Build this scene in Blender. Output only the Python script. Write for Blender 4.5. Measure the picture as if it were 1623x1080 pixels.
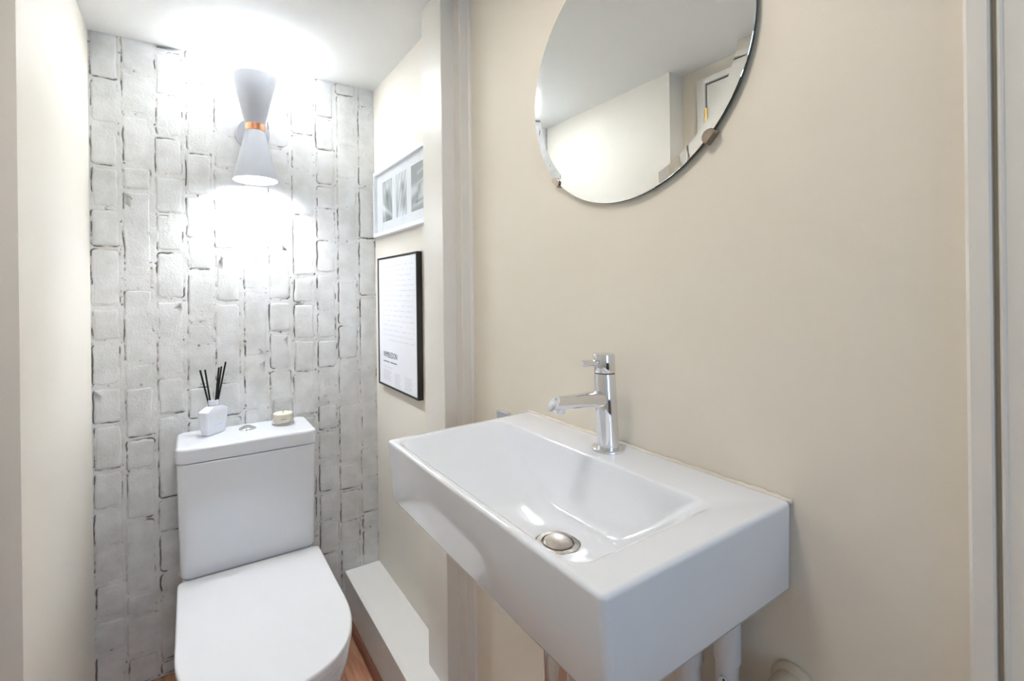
import bpy, bmesh, math, random
import numpy as np
from mathutils import Vector, Matrix
random.seed(7); rng = np.random.default_rng(7)
for o in list(bpy.data.objects): bpy.data.objects.remove(o)
scene = bpy.context.scene
col = scene.collection

# ------------------------------------------------------------------ camera
PX_W, PX_H = 1623, 1080
F_PX, CX, CY = 743.79, 742.15, 462.70
YAW, ROLL = math.radians(30.728), math.radians(0.686)
CAM = Vector((-0.65, 0.0, 1.2209))
cd = bpy.data.cameras.new('camera'); cam = bpy.data.objects.new('camera', cd); col.objects.link(cam)
cd.sensor_fit = 'HORIZONTAL'; cd.sensor_width = 36.0; cd.lens = 36.0 * F_PX / PX_W
cd.shift_x = (PX_W / 2 - CX) / PX_W; cd.shift_y = -(PX_H / 2 - CY) / PX_W
cd.clip_start = 0.01
cam.matrix_world = Matrix.Translation(CAM) @ Matrix.Rotation(-YAW, 4, 'Z') @ Matrix.Rotation(math.pi / 2, 4, 'X') @ Matrix.Rotation(-ROLL, 4, 'Z')
scene.camera = cam

# ------------------------------------------------------------------ world, light, exposure
W = bpy.data.worlds.new('sky'); scene.world = W; W.use_nodes = True
bg = W.node_tree.nodes['Background']; bg.inputs[0].default_value = (0.72, 0.84, 1.0, 1); bg.inputs[1].default_value = 0.4
def area(name, loc, rot, sx, sy, power, color):
    l = bpy.data.lights.new(name, 'AREA'); l.shape = 'RECTANGLE'; l.size = sx; l.size_y = sy; l.energy = power; l.color = color
    o = bpy.data.objects.new(name, l); col.objects.link(o); o.location = loc; o.rotation_euler = rot; return o
# cool fill added as daylight from an unseen hall window behind the camera
area('added_window_fill', (-0.50, -1.53, 1.42), (math.radians(90), 0, 0), 0.66, 1.0, 1.5, (0.42, 0.66, 1.0))
scene.view_settings.view_transform = 'Standard'; scene.view_settings.look = 'None'
scene.view_settings.gamma = 1.0; scene.view_settings.use_curve_mapping = False
scene.view_settings.exposure = 2.0
LAMP_UP, LAMP_DOWN = 15.0, 2.5
CEILING_FILL_W = 0.60  # power of the added fill lamp over the basin end

# ------------------------------------------------------------------ helpers
def srgb(r, g, b):
    f = lambda c: (c / 255 / 12.92) if c / 255 <= 0.04045 else ((c / 255 + 0.055) / 1.055) ** 2.4
    return (f(r), f(g), f(b), 1)
def mat(name, color, rough=0.5, metal=0.0, vary=0.0, vscale=8.0, bump=0.0, bscale=60.0, spec=0.5, coat=0.0, trans=0.0, ior=1.45, emit=None, estr=0.0):
    m = bpy.data.materials.new(name); m.use_nodes = True; nt = m.node_tree; b = nt.nodes['Principled BSDF']
    b.inputs['Base Color'].default_value = color; b.inputs['Roughness'].default_value = rough; b.inputs['Metallic'].default_value = metal
    b.inputs['Specular IOR Level'].default_value = spec; b.inputs['Coat Weight'].default_value = coat; b.inputs['Coat Roughness'].default_value = 0.05
    b.inputs['Transmission Weight'].default_value = trans; b.inputs['IOR'].default_value = ior
    if emit: b.inputs['Emission Color'].default_value = emit; b.inputs['Emission Strength'].default_value = estr
    tc = nt.nodes.new('ShaderNodeTexCoord')
    if vary:
        n = nt.nodes.new('ShaderNodeTexNoise'); n.inputs['Scale'].default_value = vscale; n.inputs['Detail'].default_value = 5
        nt.links.new(tc.outputs['Object'], n.inputs['Vector'])
        mx = nt.nodes.new('ShaderNodeMix'); mx.data_type = 'RGBA'
        mx.inputs[6].default_value = tuple(c * (1 - vary) for c in color[:3]) + (1,); mx.inputs[7].default_value = tuple(min(1, c * (1 + vary)) for c in color[:3]) + (1,)
        nt.links.new(n.outputs['Fac'], mx.inputs[0]); nt.links.new(mx.outputs[2], b.inputs['Base Color'])
    if bump:
        n2 = nt.nodes.new('ShaderNodeTexNoise'); n2.inputs['Scale'].default_value = bscale; n2.inputs['Detail'].default_value = 3
        nt.links.new(tc.outputs['Object'], n2.inputs['Vector'])
        bp = nt.nodes.new('ShaderNodeBump'); bp.inputs['Strength'].default_value = bump; bp.inputs['Distance'].default_value = 0.002
        nt.links.new(n2.outputs['Fac'], bp.inputs['Height']); nt.links.new(bp.outputs['Normal'], b.inputs['Normal'])
    return m
def ob(name, verts, faces, m, parent=None, smooth=False):
    me = bpy.data.meshes.new(name); me.from_pydata([tuple(v) for v in verts], [], faces); me.validate(); me.update()
    if m: me.materials.append(m)
    if smooth:
        for p in me.polygons: p.use_smooth = True
    o = bpy.data.objects.new(name, me); col.objects.link(o); o.parent = parent
    return o
def fixn(o):
    bm = bmesh.new(); bm.from_mesh(o.data); bmesh.ops.recalc_face_normals(bm, faces=bm.faces); bm.to_mesh(o.data); bm.free(); return o
def empty(name, loc, label, cat, rz=0, group=None):
    o = bpy.data.objects.new(name, None); col.objects.link(o); o.location = loc; o.rotation_euler = (0, 0, rz); o.empty_display_size = 0.05
    o['label'] = label; o['category'] = cat
    if group: o['group'] = group
    return o
def tag(o, label, cat, group=None):
    o['label'] = label; o['category'] = cat
    if group: o['group'] = group
    return o
def struct(o, label, cat='wall'):
    o['kind'] = 'structure'; o['label'] = label; o['category'] = cat; return o
def box(name, a, b, m, parent=None, bevel=0.0, seg=2):
    (x0, y0, z0), (x1, y1, z1) = a, b
    v = [(x, y, z) for x in (x0, x1) for y in (y0, y1) for z in (z0, z1)]
    f = [(0, 1, 3, 2), (4, 6, 7, 5), (0, 4, 5, 1), (2, 3, 7, 6), (0, 2, 6, 4), (1, 5, 7, 3)]
    o = fixn(ob(name, v, f, m, parent))
    if bevel:
        bm = bmesh.new(); bm.from_mesh(o.data)
        bmesh.ops.bevel(bm, geom=list(bm.edges), offset=bevel, segments=seg, affect='EDGES', profile=0.5); bm.to_mesh(o.data); bm.free()
        for p in o.data.polygons: p.use_smooth = True
        wn = o.modifiers.new('wn', 'WEIGHTED_NORMAL'); wn.keep_sharp = False
    return o
def rr(cx, cy, hx, hy, r, n=8):
    """rounded rectangle outline, 4*(n+1) points, counter-clockwise"""
    r = min(r, hx * 0.999, hy * 0.999); P = []
    for k, (sx, sy) in enumerate(((1, 1), (-1, 1), (-1, -1), (1, -1))):
        for i in range(n + 1):
            t = math.pi / 2 * (k + i / n); P.append((cx + sx * (hx - r) + r * math.cos(t), cy + sy * (hy - r) + r * math.sin(t)))
    return P
def loft(name, loops, m, parent=None, cap0=True, cap1=True, smooth=True, wn=False):
    n = len(loops[0]); V = [p for l in loops for p in l]; Fs = []
    for k in range(len(loops) - 1):
        for i in range(n):
            j = (i + 1) % n; Fs.append((k * n + i, k * n + j, (k + 1) * n + j, (k + 1) * n + i))
    if cap0: Fs.append(tuple(range(n))[::-1])
    if cap1: Fs.append(tuple((len(loops) - 1) * n + i for i in range(n)))
    o = fixn(ob(name, V, Fs, m, parent, smooth))
    if wn: o.modifiers.new('wn', 'WEIGHTED_NORMAL')
    return o
def slab(name, outline, z0, z1, r, m, parent=None, seg=4, center=None, r0=None):
    """solid from an outline function outline(inset)->[(x,y)] with rounded top (r) and bottom (r0) edges"""
    r0 = r if r0 is None else r0; L = []
    for i in range(seg + 1):
        t = math.pi / 2 * i / seg
        if r0 == 0:
            if i == seg: L.append([(x, y, z0) for x, y in outline(0)])
            continue
        L.append([(x, y, z0 + r0 * (1 - math.sin(t))) for x, y in outline(r0 * (1 - math.cos(t)))][:] if False else [(x, y, z0 + r0 - r0 * math.cos(t)) for x, y in outline(r0 - r0 * math.sin(t))])
    for i in range(seg + 1):
        t = math.pi / 2 * i / seg
        L.append([(x, y, z1 - r + r * math.sin(t)) for x, y in outline(r - r * math.cos(t))])
    return loft(name, L, m, parent, wn=True)
def revolve(name, prof, m, parent=None, n=48, loc=(0, 0, 0), axis='Z', closed=False, smooth=True):
    L = []
    for r, z in prof:
        ring = []
        for i in range(n):
            t = 2 * math.pi * i / n; a, b = r * math.cos(t), r * math.sin(t)
            p = {'Z': (a, b, z), 'X': (z, a, b), 'Y': (a, z, b)}[axis]
            ring.append((p[0] + loc[0], p[1] + loc[1], p[2] + loc[2]))
        L.append(ring)
    if closed: L.append(L[0])
    o = loft(name, L, m, parent, cap0=not closed and prof[0][0] > 1e-5, cap1=not closed and prof[-1][0] > 1e-5, smooth=smooth)
    bm = bmesh.new(); bm.from_mesh(o.data); bmesh.ops.remove_doubles(bm, verts=bm.verts, dist=1e-6); bmesh.ops.recalc_face_normals(bm, faces=bm.faces)
    for e in bm.edges:
        if len(e.link_faces) == 2 and e.calc_face_angle(0) > math.radians(35): e.smooth = False
    bm.to_mesh(o.data); bm.free()
    return o
def tube(name, pts, r, m, parent=None, n=16, cap=True):
    L = []; pts = [Vector(p) for p in pts]
    for i, p in enumerate(pts):
        d = (pts[min(i + 1, len(pts) - 1)] - pts[max(i - 1, 0)]).normalized()
        a = d.orthogonal().normalized() if i == 0 else (a - d * a.dot(d)).normalized()
        b = d.cross(a); rad = r[i] if isinstance(r, (list, tuple)) else r
        L.append([p + (a * math.cos(2 * math.pi * k / n) + b * math.sin(2 * math.pi * k / n)) * rad for k in range(n)])
    o = loft(name, L, m, parent, cap, cap)
    bm = bmesh.new(); bm.from_mesh(o.data)
    for e in bm.edges:
        if len(e.link_faces) == 2 and e.calc_face_angle(0) > math.radians(40): e.smooth = False
    bm.to_mesh(o.data); bm.free()
    return o

# ------------------------------------------------------------------ materials
M = {}
M['cream'] = mat('cream_paint', srgb(234, 226, 211), 0.55, vary=0.025, vscale=3, bump=0.12, bscale=90, spec=0.35)
M['offwhite'] = mat('off_white_paint', srgb(236, 230, 219), 0.55, vary=0.02, vscale=3, bump=0.1, bscale=90, spec=0.35)
M['ceiling'] = mat('ceiling_paint', srgb(243, 243, 240), 0.7, vary=0.01, bump=0.05)
M['gloss'] = mat('gloss_woodwork_paint', srgb(232, 228, 220), 0.35, vary=0.015, vscale=6, bump=0.08, bscale=25)
M['ledge'] = mat('white_boxing_paint', srgb(244, 242, 237), 0.4, vary=0.03, vscale=9, bump=0.1, bscale=30)
M['ceramic'] = mat('white_ceramic', srgb(236, 239, 244), 0.10, coat=0.7, vary=0.005, bump=0.015, bscale=9)
M['plastic'] = mat('white_seat_plastic', srgb(240, 241, 243), 0.2, coat=0.3, vary=0.005)
M['chrome'] = mat('polished_chrome', (0.78, 0.78, 0.80, 1), 0.06, metal=1.0, bump=0.01, bscale=15)
M['steel'] = mat('worn_steel', (0.52, 0.48, 0.44, 1), 0.32, metal=1.0, vary=0.25, vscale=120, bump=0.2, bscale=200)
M['dark'] = mat('dark_gap', (0.02, 0.018, 0.016, 1), 0.8, vary=0.1)
M['lampwhite'] = mat('lamp_powder_coat', srgb(192, 195, 202), 0.5, vary=0.01, bump=0.03, bscale=300)
M['copper'] = mat('copper_band', (0.85, 0.42, 0.26, 1), 0.22, metal=1.0, vary=0.05, vscale=20)
M['bulb'] = mat('lit_bulb', (1, 1, 1, 1), 0.5, emit=(0.93, 0.97, 1.0, 1), estr=25.0)
M['diffuser'] = mat('added_lamp_diffuser', (1, 1, 1, 1), 0.5, emit=(1.0, 0.95, 0.88, 1), estr=3.0)  # glow of the added, unseen ceiling lamp
M['mirror'] = mat('mirror_silver', (0.93, 0.95, 0.94, 1), 0.0, metal=1.0, vary=0.002)
M['glassedge'] = mat('mirror_dark_edge', (0.05, 0.07, 0.06, 1), 0.2, vary=0.05)
M['blackframe'] = mat('black_frame_lacquer', (0.018, 0.017, 0.016, 1), 0.4, vary=0.1, vscale=30)
M['whiteframe'] = mat('white_frame_lacquer', srgb(244, 245, 249), 0.45, vary=0.01)
M['matboard'] = mat('white_mount_board', srgb(247, 248, 253), 0.7, vary=0.006, vscale=40)
M['paper'] = mat('poster_paper', srgb(238, 239, 244), 0.5, vary=0.006, vscale=20)
M['ink'] = mat('navy_ink', srgb(88, 98, 120), 0.6, vary=0.05)
M['faint'] = mat('faint_grey_print', srgb(206, 208, 217), 0.6, vary=0.03)
M['pinkink'] = mat('faint_pink_print', srgb(226, 212, 220), 0.6, vary=0.03)
M['bottle'] = mat('white_lacquered_glass', srgb(232, 235, 243), 0.18, coat=0.5, vary=0.006)
M['reed'] = mat('black_reed', (0.012, 0.012, 0.012, 1), 0.7, vary=0.2, vscale=300)
M['gold'] = mat('pale_gold_print', srgb(230, 224, 212), 0.5, vary=0.03)
M['glass'] = mat('clear_glass', (1, 1, 1, 1), 0.0, trans=1.0, ior=1.3, vary=0.001)
def thin_glass(name, tint, amount, power=4.0):
    m = bpy.data.materials.new(name); m.use_nodes = True; nt = m.node_tree; nt.nodes.remove(nt.nodes['Principled BSDF']); out = nt.nodes['Material Output']
    tr_ = nt.nodes.new('ShaderNodeBsdfTransparent'); tr_.inputs[0].default_value = tint; gl = nt.nodes.new('ShaderNodeBsdfGlossy'); gl.inputs['Roughness'].default_value = 0.02
    lw = nt.nodes.new('ShaderNodeLayerWeight'); lw.inputs[0].default_value = 0.5; fr_ = nt.nodes.new('ShaderNodeMath'); fr_.operation = 'POWER'; fr_.inputs[1].default_value = power; nt.links.new(lw.outputs['Facing'], fr_.inputs[0])
    mu = nt.nodes.new('ShaderNodeMath'); mu.operation = 'MULTIPLY_ADD'; mu.inputs[1].default_value = amount; mu.inputs[2].default_value = 0.03
    mx = nt.nodes.new('ShaderNodeMixShader'); nt.links.new(fr_.outputs[0], mu.inputs[0]); nt.links.new(mu.outputs[0], mx.inputs[0]); nt.links.new(tr_.outputs[0], mx.inputs[1]); nt.links.new(gl.outputs[0], mx.inputs[2]); nt.links.new(mx.outputs[0], out.inputs[0])
    return m
M['glass'] = thin_glass('clear_glass', (0.985, 0.992, 0.99, 1), 0.25)
M['jar'] = thin_glass('candle_jar_glass', (0.982, 0.984, 0.984, 1), 0.7, 2.6)
M['wax'] = mat('cream_wax', srgb(244, 234, 214), 0.6, vary=0.03, vscale=40)
M['valve'] = mat('white_painted_pipe', srgb(222, 220, 220), 0.35, vary=0.04, vscale=30)
M['paintpipe'] = mat('cream_painted_pipe', srgb(214, 198, 176), 0.5, vary=0.05, vscale=20, bump=0.15)
M['sealant'] = mat('stained_sealant', srgb(225, 216, 202), 0.5, vary=0.12, vscale=60, bump=0.5, bscale=120)
M['halldark'] = mat('hall_darkened_taupe', srgb(118, 102, 90), 0.6, vary=0.03)  # unseen wall made dark to cut hall bounce and darken chrome reflections
M['clip'] = mat('clip_chrome_brown_reflection', (0.40, 0.34, 0.29, 1), 0.22, metal=1.0, vary=0.1, vscale=60)  # chrome clips: their brown reflections are put into the base colour
M['brass'] = mat('brass', (0.75, 0.55, 0.2, 1), 0.3, metal=1.0, vary=0.05)
M['beading'] = mat('dark_wood_beading', srgb(126, 82, 62), 0.4, vary=0.15, vscale=25)
def wood():
    m = bpy.data.materials.new('laminate_wood'); m.use_nodes = True; nt = m.node_tree; b = nt.nodes['Principled BSDF']
    tc = nt.nodes.new('ShaderNodeTexCoord'); mp = nt.nodes.new('ShaderNodeMapping'); mp.inputs['Scale'].default_value = (28, 2.5, 28)
    oi = nt.nodes.new('ShaderNodeObjectInfo'); ad = nt.nodes.new('ShaderNodeVectorMath')
    nt.links.new(tc.outputs['Object'], ad.inputs[0]); nt.links.new(oi.outputs['Random'], ad.inputs[1]); nt.links.new(ad.outputs[0], mp.inputs['Vector'])
    n = nt.nodes.new('ShaderNodeTexNoise'); n.inputs['Scale'].default_value = 2.0; n.inputs['Detail'].default_value = 6; n.inputs['Distortion'].default_value = 0.6
    nt.links.new(mp.outputs[0], n.inputs['Vector']); r = nt.nodes.new('ShaderNodeValToRGB')
    r.color_ramp.elements[0].position = 0.3; r.color_ramp.elements[0].color = srgb(166, 106, 78); r.color_ramp.elements[1].position = 0.75; r.color_ramp.elements[1].color = srgb(218, 166, 130)
    nt.links.new(n.outputs['Fac'], r.inputs[0]); nt.links.new(r.outputs[0], b.inputs['Base Color']); b.inputs['Roughness'].default_value = 0.38
    return m
M['wood'] = wood()

def brick_mat(name, attr):
    """old white paint over brick: fine bump, small dark chips; crack attribute darkens where the paint has split"""
    m = bpy.data.materials.new(name); m.use_nodes = True; nt = m.node_tree; b = nt.nodes['Principled BSDF']; b.inputs['Roughness'].default_value = 0.6
    b.inputs['Specular IOR Level'].default_value = 0.3
    tc = nt.nodes.new('ShaderNodeTexCoord')
    def noise(scale, detail=3, rough=0.55):
        n = nt.nodes.new('ShaderNodeTexNoise'); n.inputs['Scale'].default_value = scale; n.inputs['Detail'].default_value = detail; n.inputs['Roughness'].default_value = rough
        nt.links.new(tc.outputs['Object'], n.inputs['Vector']); return n
    base = noise(14, 5); r = nt.nodes.new('ShaderNodeValToRGB')
    r.color_ramp.elements[0].position = 0.35; r.color_ramp.elements[0].color = srgb(215, 215, 212); r.color_ramp.elements[1].position = 0.62; r.color_ramp.elements[1].color = srgb(232, 232, 231)
    nt.links.new(base.outputs['Fac'], r.inputs[0])
    # grey scuffs
    sc = noise(55, 4, 0.7); r2 = nt.nodes.new('ShaderNodeValToRGB'); r2.color_ramp.elements[0].position = 0.66; r2.color_ramp.elements[0].color = (0, 0, 0, 1); r2.color_ramp.elements[1].position = 0.8; r2.color_ramp.elements[1].color = (0.55, 0.55, 0.55, 1)
    nt.links.new(sc.outputs['Fac'], r2.inputs[0])
    m1 = nt.nodes.new('ShaderNodeMix'); m1.data_type = 'RGBA'; m1.inputs[7].default_value = srgb(166, 160, 152)
    nt.links.new(r2.outputs[0], m1.inputs[0]); nt.links.new(r.outputs[0], m1.inputs[6])
    last = m1.outputs[2]
    at = nt.nodes.new('ShaderNodeAttribute'); at.attribute_name = attr
    sep = nt.nodes.new('ShaderNodeSeparateColor'); nt.links.new(at.outputs['Color'], sep.inputs[0])
    m2 = nt.nodes.new('ShaderNodeMix'); m2.data_type = 'RGBA'; m2.inputs[7].default_value = srgb(176, 158, 138)      # rusty stain
    nt.links.new(sep.outputs[1], m2.inputs[0]); nt.links.new(last, m2.inputs[6])
    m3 = nt.nodes.new('ShaderNodeMix'); m3.data_type = 'RGBA'; m3.inputs[7].default_value = srgb(52, 46, 40)         # open crack
    nt.links.new(sep.outputs[0], m3.inputs[0]); nt.links.new(m2.outputs[2], m3.inputs[6])
    nt.links.new(m3.outputs[2], b.inputs['Base Color'])
    fb = noise(160, 4, 0.6); bp = nt.nodes.new('ShaderNodeBump'); bp.inputs['Strength'].default_value = 0.5; bp.inputs['Distance'].default_value = 0.002
    nt.links.new(fb.outputs['Fac'], bp.inputs['Height']); nt.links.new(bp.outputs['Normal'], b.inputs['Normal'])
    return m
M['brick'] = brick_mat('painted_brick', 'wear')
def attr_mat(name, attr, rough):
    m = bpy.data.materials.new(name); m.use_nodes = True; nt = m.node_tree; b = nt.nodes['Principled BSDF']; b.inputs['Roughness'].default_value = rough
    at = nt.nodes.new('ShaderNodeAttribute'); at.attribute_name = attr; nt.links.new(at.outputs['Color'], b.inputs['Base Color']); return m
M['photo'] = attr_mat('photo_print', 'print', 0.35)

# ------------------------------------------------------------------ measures of the room (metres)
XL, XA, D, H = -0.9067, -0.0095, 1.799, 2.0267      # left wall, alcove right wall, back wall, ceiling
YE = 1.1093                                          # end of the alcove (outer corner of the left wall)
XH = -0.9858                                         # hall left wall
YR = -1.5                                            # hall rear wall

# ------------------------------------------------------------------ shell
floor = struct(box('floor', (XH - 0.1, YR - 0.1, -0.08), (0.1, D + 0.12, -0.012), M['dark']), 'reddish brown laminate floor of the cloakroom', 'floor')
pw = 0.125; k = 0
px = XH
planks = []
while px < 0.0:
    y = YR - random.uniform(0, 0.5)
    while y < D:
        L = random.uniform(0.7, 1.1); y0, y1 = max(y, YR), min(y + L, D); x1 = min(px + pw, 0.0)
        if y1 - y0 > 0.05:
            p = box('plank', (px + 0.0007, y0 + 0.0007, -0.012), (x1 - 0.0007, y1 - 0.0007, 0.0), M['wood'], floor, bevel=0.0008, seg=1)
        y += L
    px += pw
struct(box('ceiling', (XH - 0.1, YR - 0.1, H), (0.1, D + 0.12, H + 0.08), M['ceiling']), 'smooth white painted ceiling', 'ceiling')
struct(box('wall_left', (XL - 0.12, YE, 0), (XL, D + 0.1, H), M['offwhite']), 'off-white painted side wall of the toilet alcove, left of the toilet', 'wall')
struct(box('wall_hall', (XH - 0.1, YR, 0), (XH, YE, H), M['cream']), 'cream hall wall with a white door, seen in the mirror', 'wall')
struct(box('wall_right', (0.0, 0.144, 0), (0.1, 1.075, H), M['cream']), 'cream painted wall that carries the mirror and basin', 'wall')
struct(box('wall_alcove', (XA, 1.075, 0), (0.1, D + 0.1, H), M['offwhite']), 'off-white alcove wall with two framed prints', 'wall')
struct(box('wall_near', (0.0, YR, 0), (0.1, 0.144, H), M['cream']), 'cream wall behind the near white door frame', 'wall')
# rear wall of the hall with an added, unseen window for cool fill (behind the camera)
wr = box('wall_rear', (XH - 0.1, YR - 0.1, 0), (0.1, YR, 0.9), M['halldark']); struct(wr, 'dark taupe hall wall, unseen, under and around the added window behind the viewer', 'wall')
box('wall_piece', (XH - 0.1, YR - 0.1, 1.94), (0.1, YR, H), M['halldark'], wr)
box('wall_piece', (XH - 0.1, YR - 0.1, 0.9), (-0.85, YR, 1.94), M['halldark'], wr)
box('wall_piece', (-0.15, YR - 0.1, 0.9), (0.1, YR, 1.94), M['halldark'], wr)
w1 = bpy.data.objects.new('added_window_1', None); col.objects.link(w1); w1.location = (0, 0, 0); struct(w1, 'added white framed hall window, unseen behind the viewer', 'window')
for a, b in (((-0.85, YR - 0.08, 0.9), (-0.81, YR - 0.02, 1.94)), ((-0.19, YR - 0.08, 0.9), (-0.15, YR - 0.02, 1.94)), ((-0.81, YR - 0.08, 0.9), (-0.19, YR - 0.02, 0.94)), ((-0.81, YR - 0.08, 1.90), (-0.19, YR - 0.02, 1.94)), ((-0.515, YR - 0.08, 0.94), (-0.485, YR - 0.02, 1.90))):
    box('window_frame', a, b, M['gloss'], w1)
for xa, xb in ((-0.81, -0.515), (-0.485, -0.19)): box('window_pane', (xa, YR - 0.064, 0.94), (xb, YR - 0.06, 1.90), M['glass'], w1)

# door frame post between alcove and basin wall: stepped profile
def extrude_xy(name, prof, z0, z1, m, parent=None):
    return fixn(loft(name, [[(x, y, z0) for x, y in prof], [(x, y, z1) for x, y in prof]], m, parent, smooth=False))
t1 = extrude_xy('trim_1', [(0.02, 1.2204), (-0.070, 1.2204), (-0.070, 1.1058), (-0.0685, 1.104), (-0.0335, 1.104), (-0.0325, 1.102), (-0.0325, 1.072), (-0.031, 1.070), (-0.0075, 1.070), (-0.004, 1.067), (0.0, 1.0655), (0.02, 1.0655)], 0.0, H, M['gloss'])
struct(t1, 'off-white stepped door frame post beside the framed prints', 'door frame')
# near door frame at the right edge of the picture
t2 = extrude_xy('trim_2', [(0.03, 0.1434), (-0.008, 0.1434), (-0.0105, 0.1405), (-0.0105, 0.1272), (-0.009, 0.1258), (0.004, 0.1256), (0.004, 0.1222), (0.03, 0.1222)], 0.0, H, M['gloss'])
struct(t2, 'white door architrave at the right edge beside the basin wall', 'door frame')
t3 = extrude_xy('trim_3', [(0.03, 0.1220), (-0.0062, 0.1220), (-0.0080, 0.1210), (-0.0086, 0.1195), (-0.0080, 0.1180), (-0.0066, 0.1170), (-0.0066, 0.02), (0.03, 0.02)], 0.0, H, M['gloss'])
struct(t3, 'white beaded door lining at the far right edge', 'door frame')
d2 = box('door_2', (-0.004, -0.72, 0.004), (0.036, 0.02, 1.98), M['gloss'], bevel=0.002); struct(d2, 'plain white door beside the viewer, hung in the near frame', 'door')
# hall door (visible in the mirror)
fr = bpy.data.objects.new('trim_4', None); col.objects.link(fr); struct(fr, 'white door frame on the hall wall, seen in the mirror', 'door frame')
box('architrave', (XH, 1.012, 0), (XH + 0.016, 1.0434, 1.981), M['gloss'], fr, bevel=0.003)
box('architrave', (XH, 0.19, 0), (XH + 0.016, 0.222, 1.981), M['gloss'], fr, bevel=0.003)
box('architrave', (XH, 0.222, 1.959), (XH + 0.016, 1.012, 1.981), M['gloss'], fr, bevel=0.003)
box('dark_gap', (XH, 0.222, 0.0), (XH + 0.003, 1.012, 1.959), M['dark'], fr)
d1 = bpy.data.objects.new('door_1', None); col.objects.link(d1); struct(d1, 'white hall door with brass hinges, seen in the mirror', 'door')
box('door_leaf', (XH + 0.0035, 0.228, 0.008), (XH + 0.012, 1.006, 1.953), M['gloss'], d1, bevel=0.0015)
for z in (1.83, 1.0, 0.25): tube('hinge', [(XH + 0.014, 1.009, z - 0.04), (XH + 0.014, 1.009, z + 0.04)], 0.005, M['brass'], d1, 10)
for z0, z1 in ((1.05, 1.80), (0.2, 0.9)):
    for y0, y1 in ((0.33, 0.57), (0.66, 0.90)): box('panel', (XH + 0.012, y0, z0), (XH + 0.016, y1, z1), M['gloss'], d1, bevel=0.003)

# ------------------------------------------------------------------ brick wall
COLS = [(-0.9065, -0.8359, [1.884, 1.747, 1.619, 1.49, 1.369, 1.187, 1.08, 0.943, 0.828, 0.687, 0.567, 0.452, 0.342, 0.235, 0.134]),
 (-0.8217, -0.7533, [1.921, 1.789, 1.63, 1.552, 1.32, 1.243, 1.011, 0.937, 0.773, 0.67, 0.516, 0.287, 0.214, 0.092]),
 (-0.7365, -0.6675, [2.004, 1.862, 1.733, 1.608, 1.483, 1.361, 1.207, 1.081, 0.958, 0.834, 0.565, 0.458, 0.33, 0.263, 0.048]),
 (-0.6533, -0.5840, [1.93, 1.831, 1.694, 1.55, 1.405, 1.302, 1.128, 1.048, 0.918, 0.807, 0.66, 0.52]),
 (-0.5709, -0.5016, [1.907, 1.768, 1.649, 1.502, 1.372, 1.193, 0.924, 0.804, 0.66]),
 (-0.4838, -0.4168, [1.902, 1.757, 1.613, 1.446, 1.34, 1.234, 1.001, 0.824, 0.69]),
 (-0.4022, -0.3383, [1.895, 1.747, 1.615, 1.483, 1.369, 1.197, 1.081, 0.949, 0.804, 0.68]),
 (-0.3208, -0.2513, [1.935, 1.806, 1.675, 1.507, 1.283, 1.186, 1.053, 0.93, 0.769, 0.63, 0.468, 0.329]),
 (-0.2352, -0.1716, [1.884, 1.759, 1.63, 1.537, 1.425, 1.296, 1.153, 1.048, 0.938, 0.805, 0.703, 0.593, 0.47, 0.363, 0.235]),
 (-0.1572, -0.0882, [1.982, 1.798, 1.661, 1.556, 1.419, 1.272, 1.099, 0.967, 0.794, 0.566, 0.461, 0.335, 0.245]),
 (-0.0731, -0.0125, [1.953, 1.765, 1.64, 1.432, 1.207, 0.928, 0.801, 0.612, 0.488, 0.354, 0.291])]
COLS[0] = (XL + 0.006,) + COLS[0][1:]
def vnoise(x, z, s, seed):
    g = np.random.default_rng(seed).random((256, 256)); u, v = x / s + 40.3, z / s + 40.7
    i, j = np.floor(u).astype(int), np.floor(v).astype(int); fu, fv = u - i, v - j; fu = fu * fu * (3 - 2 * fu); fv = fv * fv * (3 - 2 * fv)
    i %= 255; j %= 255
    return (g[i, j] * (1 - fu) + g[i + 1, j] * fu) * (1 - fv) + (g[i, j + 1] * (1 - fu) + g[i + 1, j + 1] * fu) * fv
def fb(x, z, s, seed): return 0.6 * vnoise(x, z, s, seed) + 0.3 * vnoise(x, z, s / 2, seed + 1) + 0.1 * vnoise(x, z, s / 4, seed + 2)
rects = []
for ci, (xa, xb, js) in enumerate(COLS):
    zs = [H + 0.012] + js + [0.0]
    for a, b in zip(zs[:-1], zs[1:]):
        if a - b < 0.03: continue
        rects.append((xa + random.uniform(-0.002, 0.002), xb + random.uniform(-0.002, 0.002), max(b + 0.0065, 0.0), min(a - 0.0065, H), ci, random.random(), random.random(), random.random()))
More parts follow.
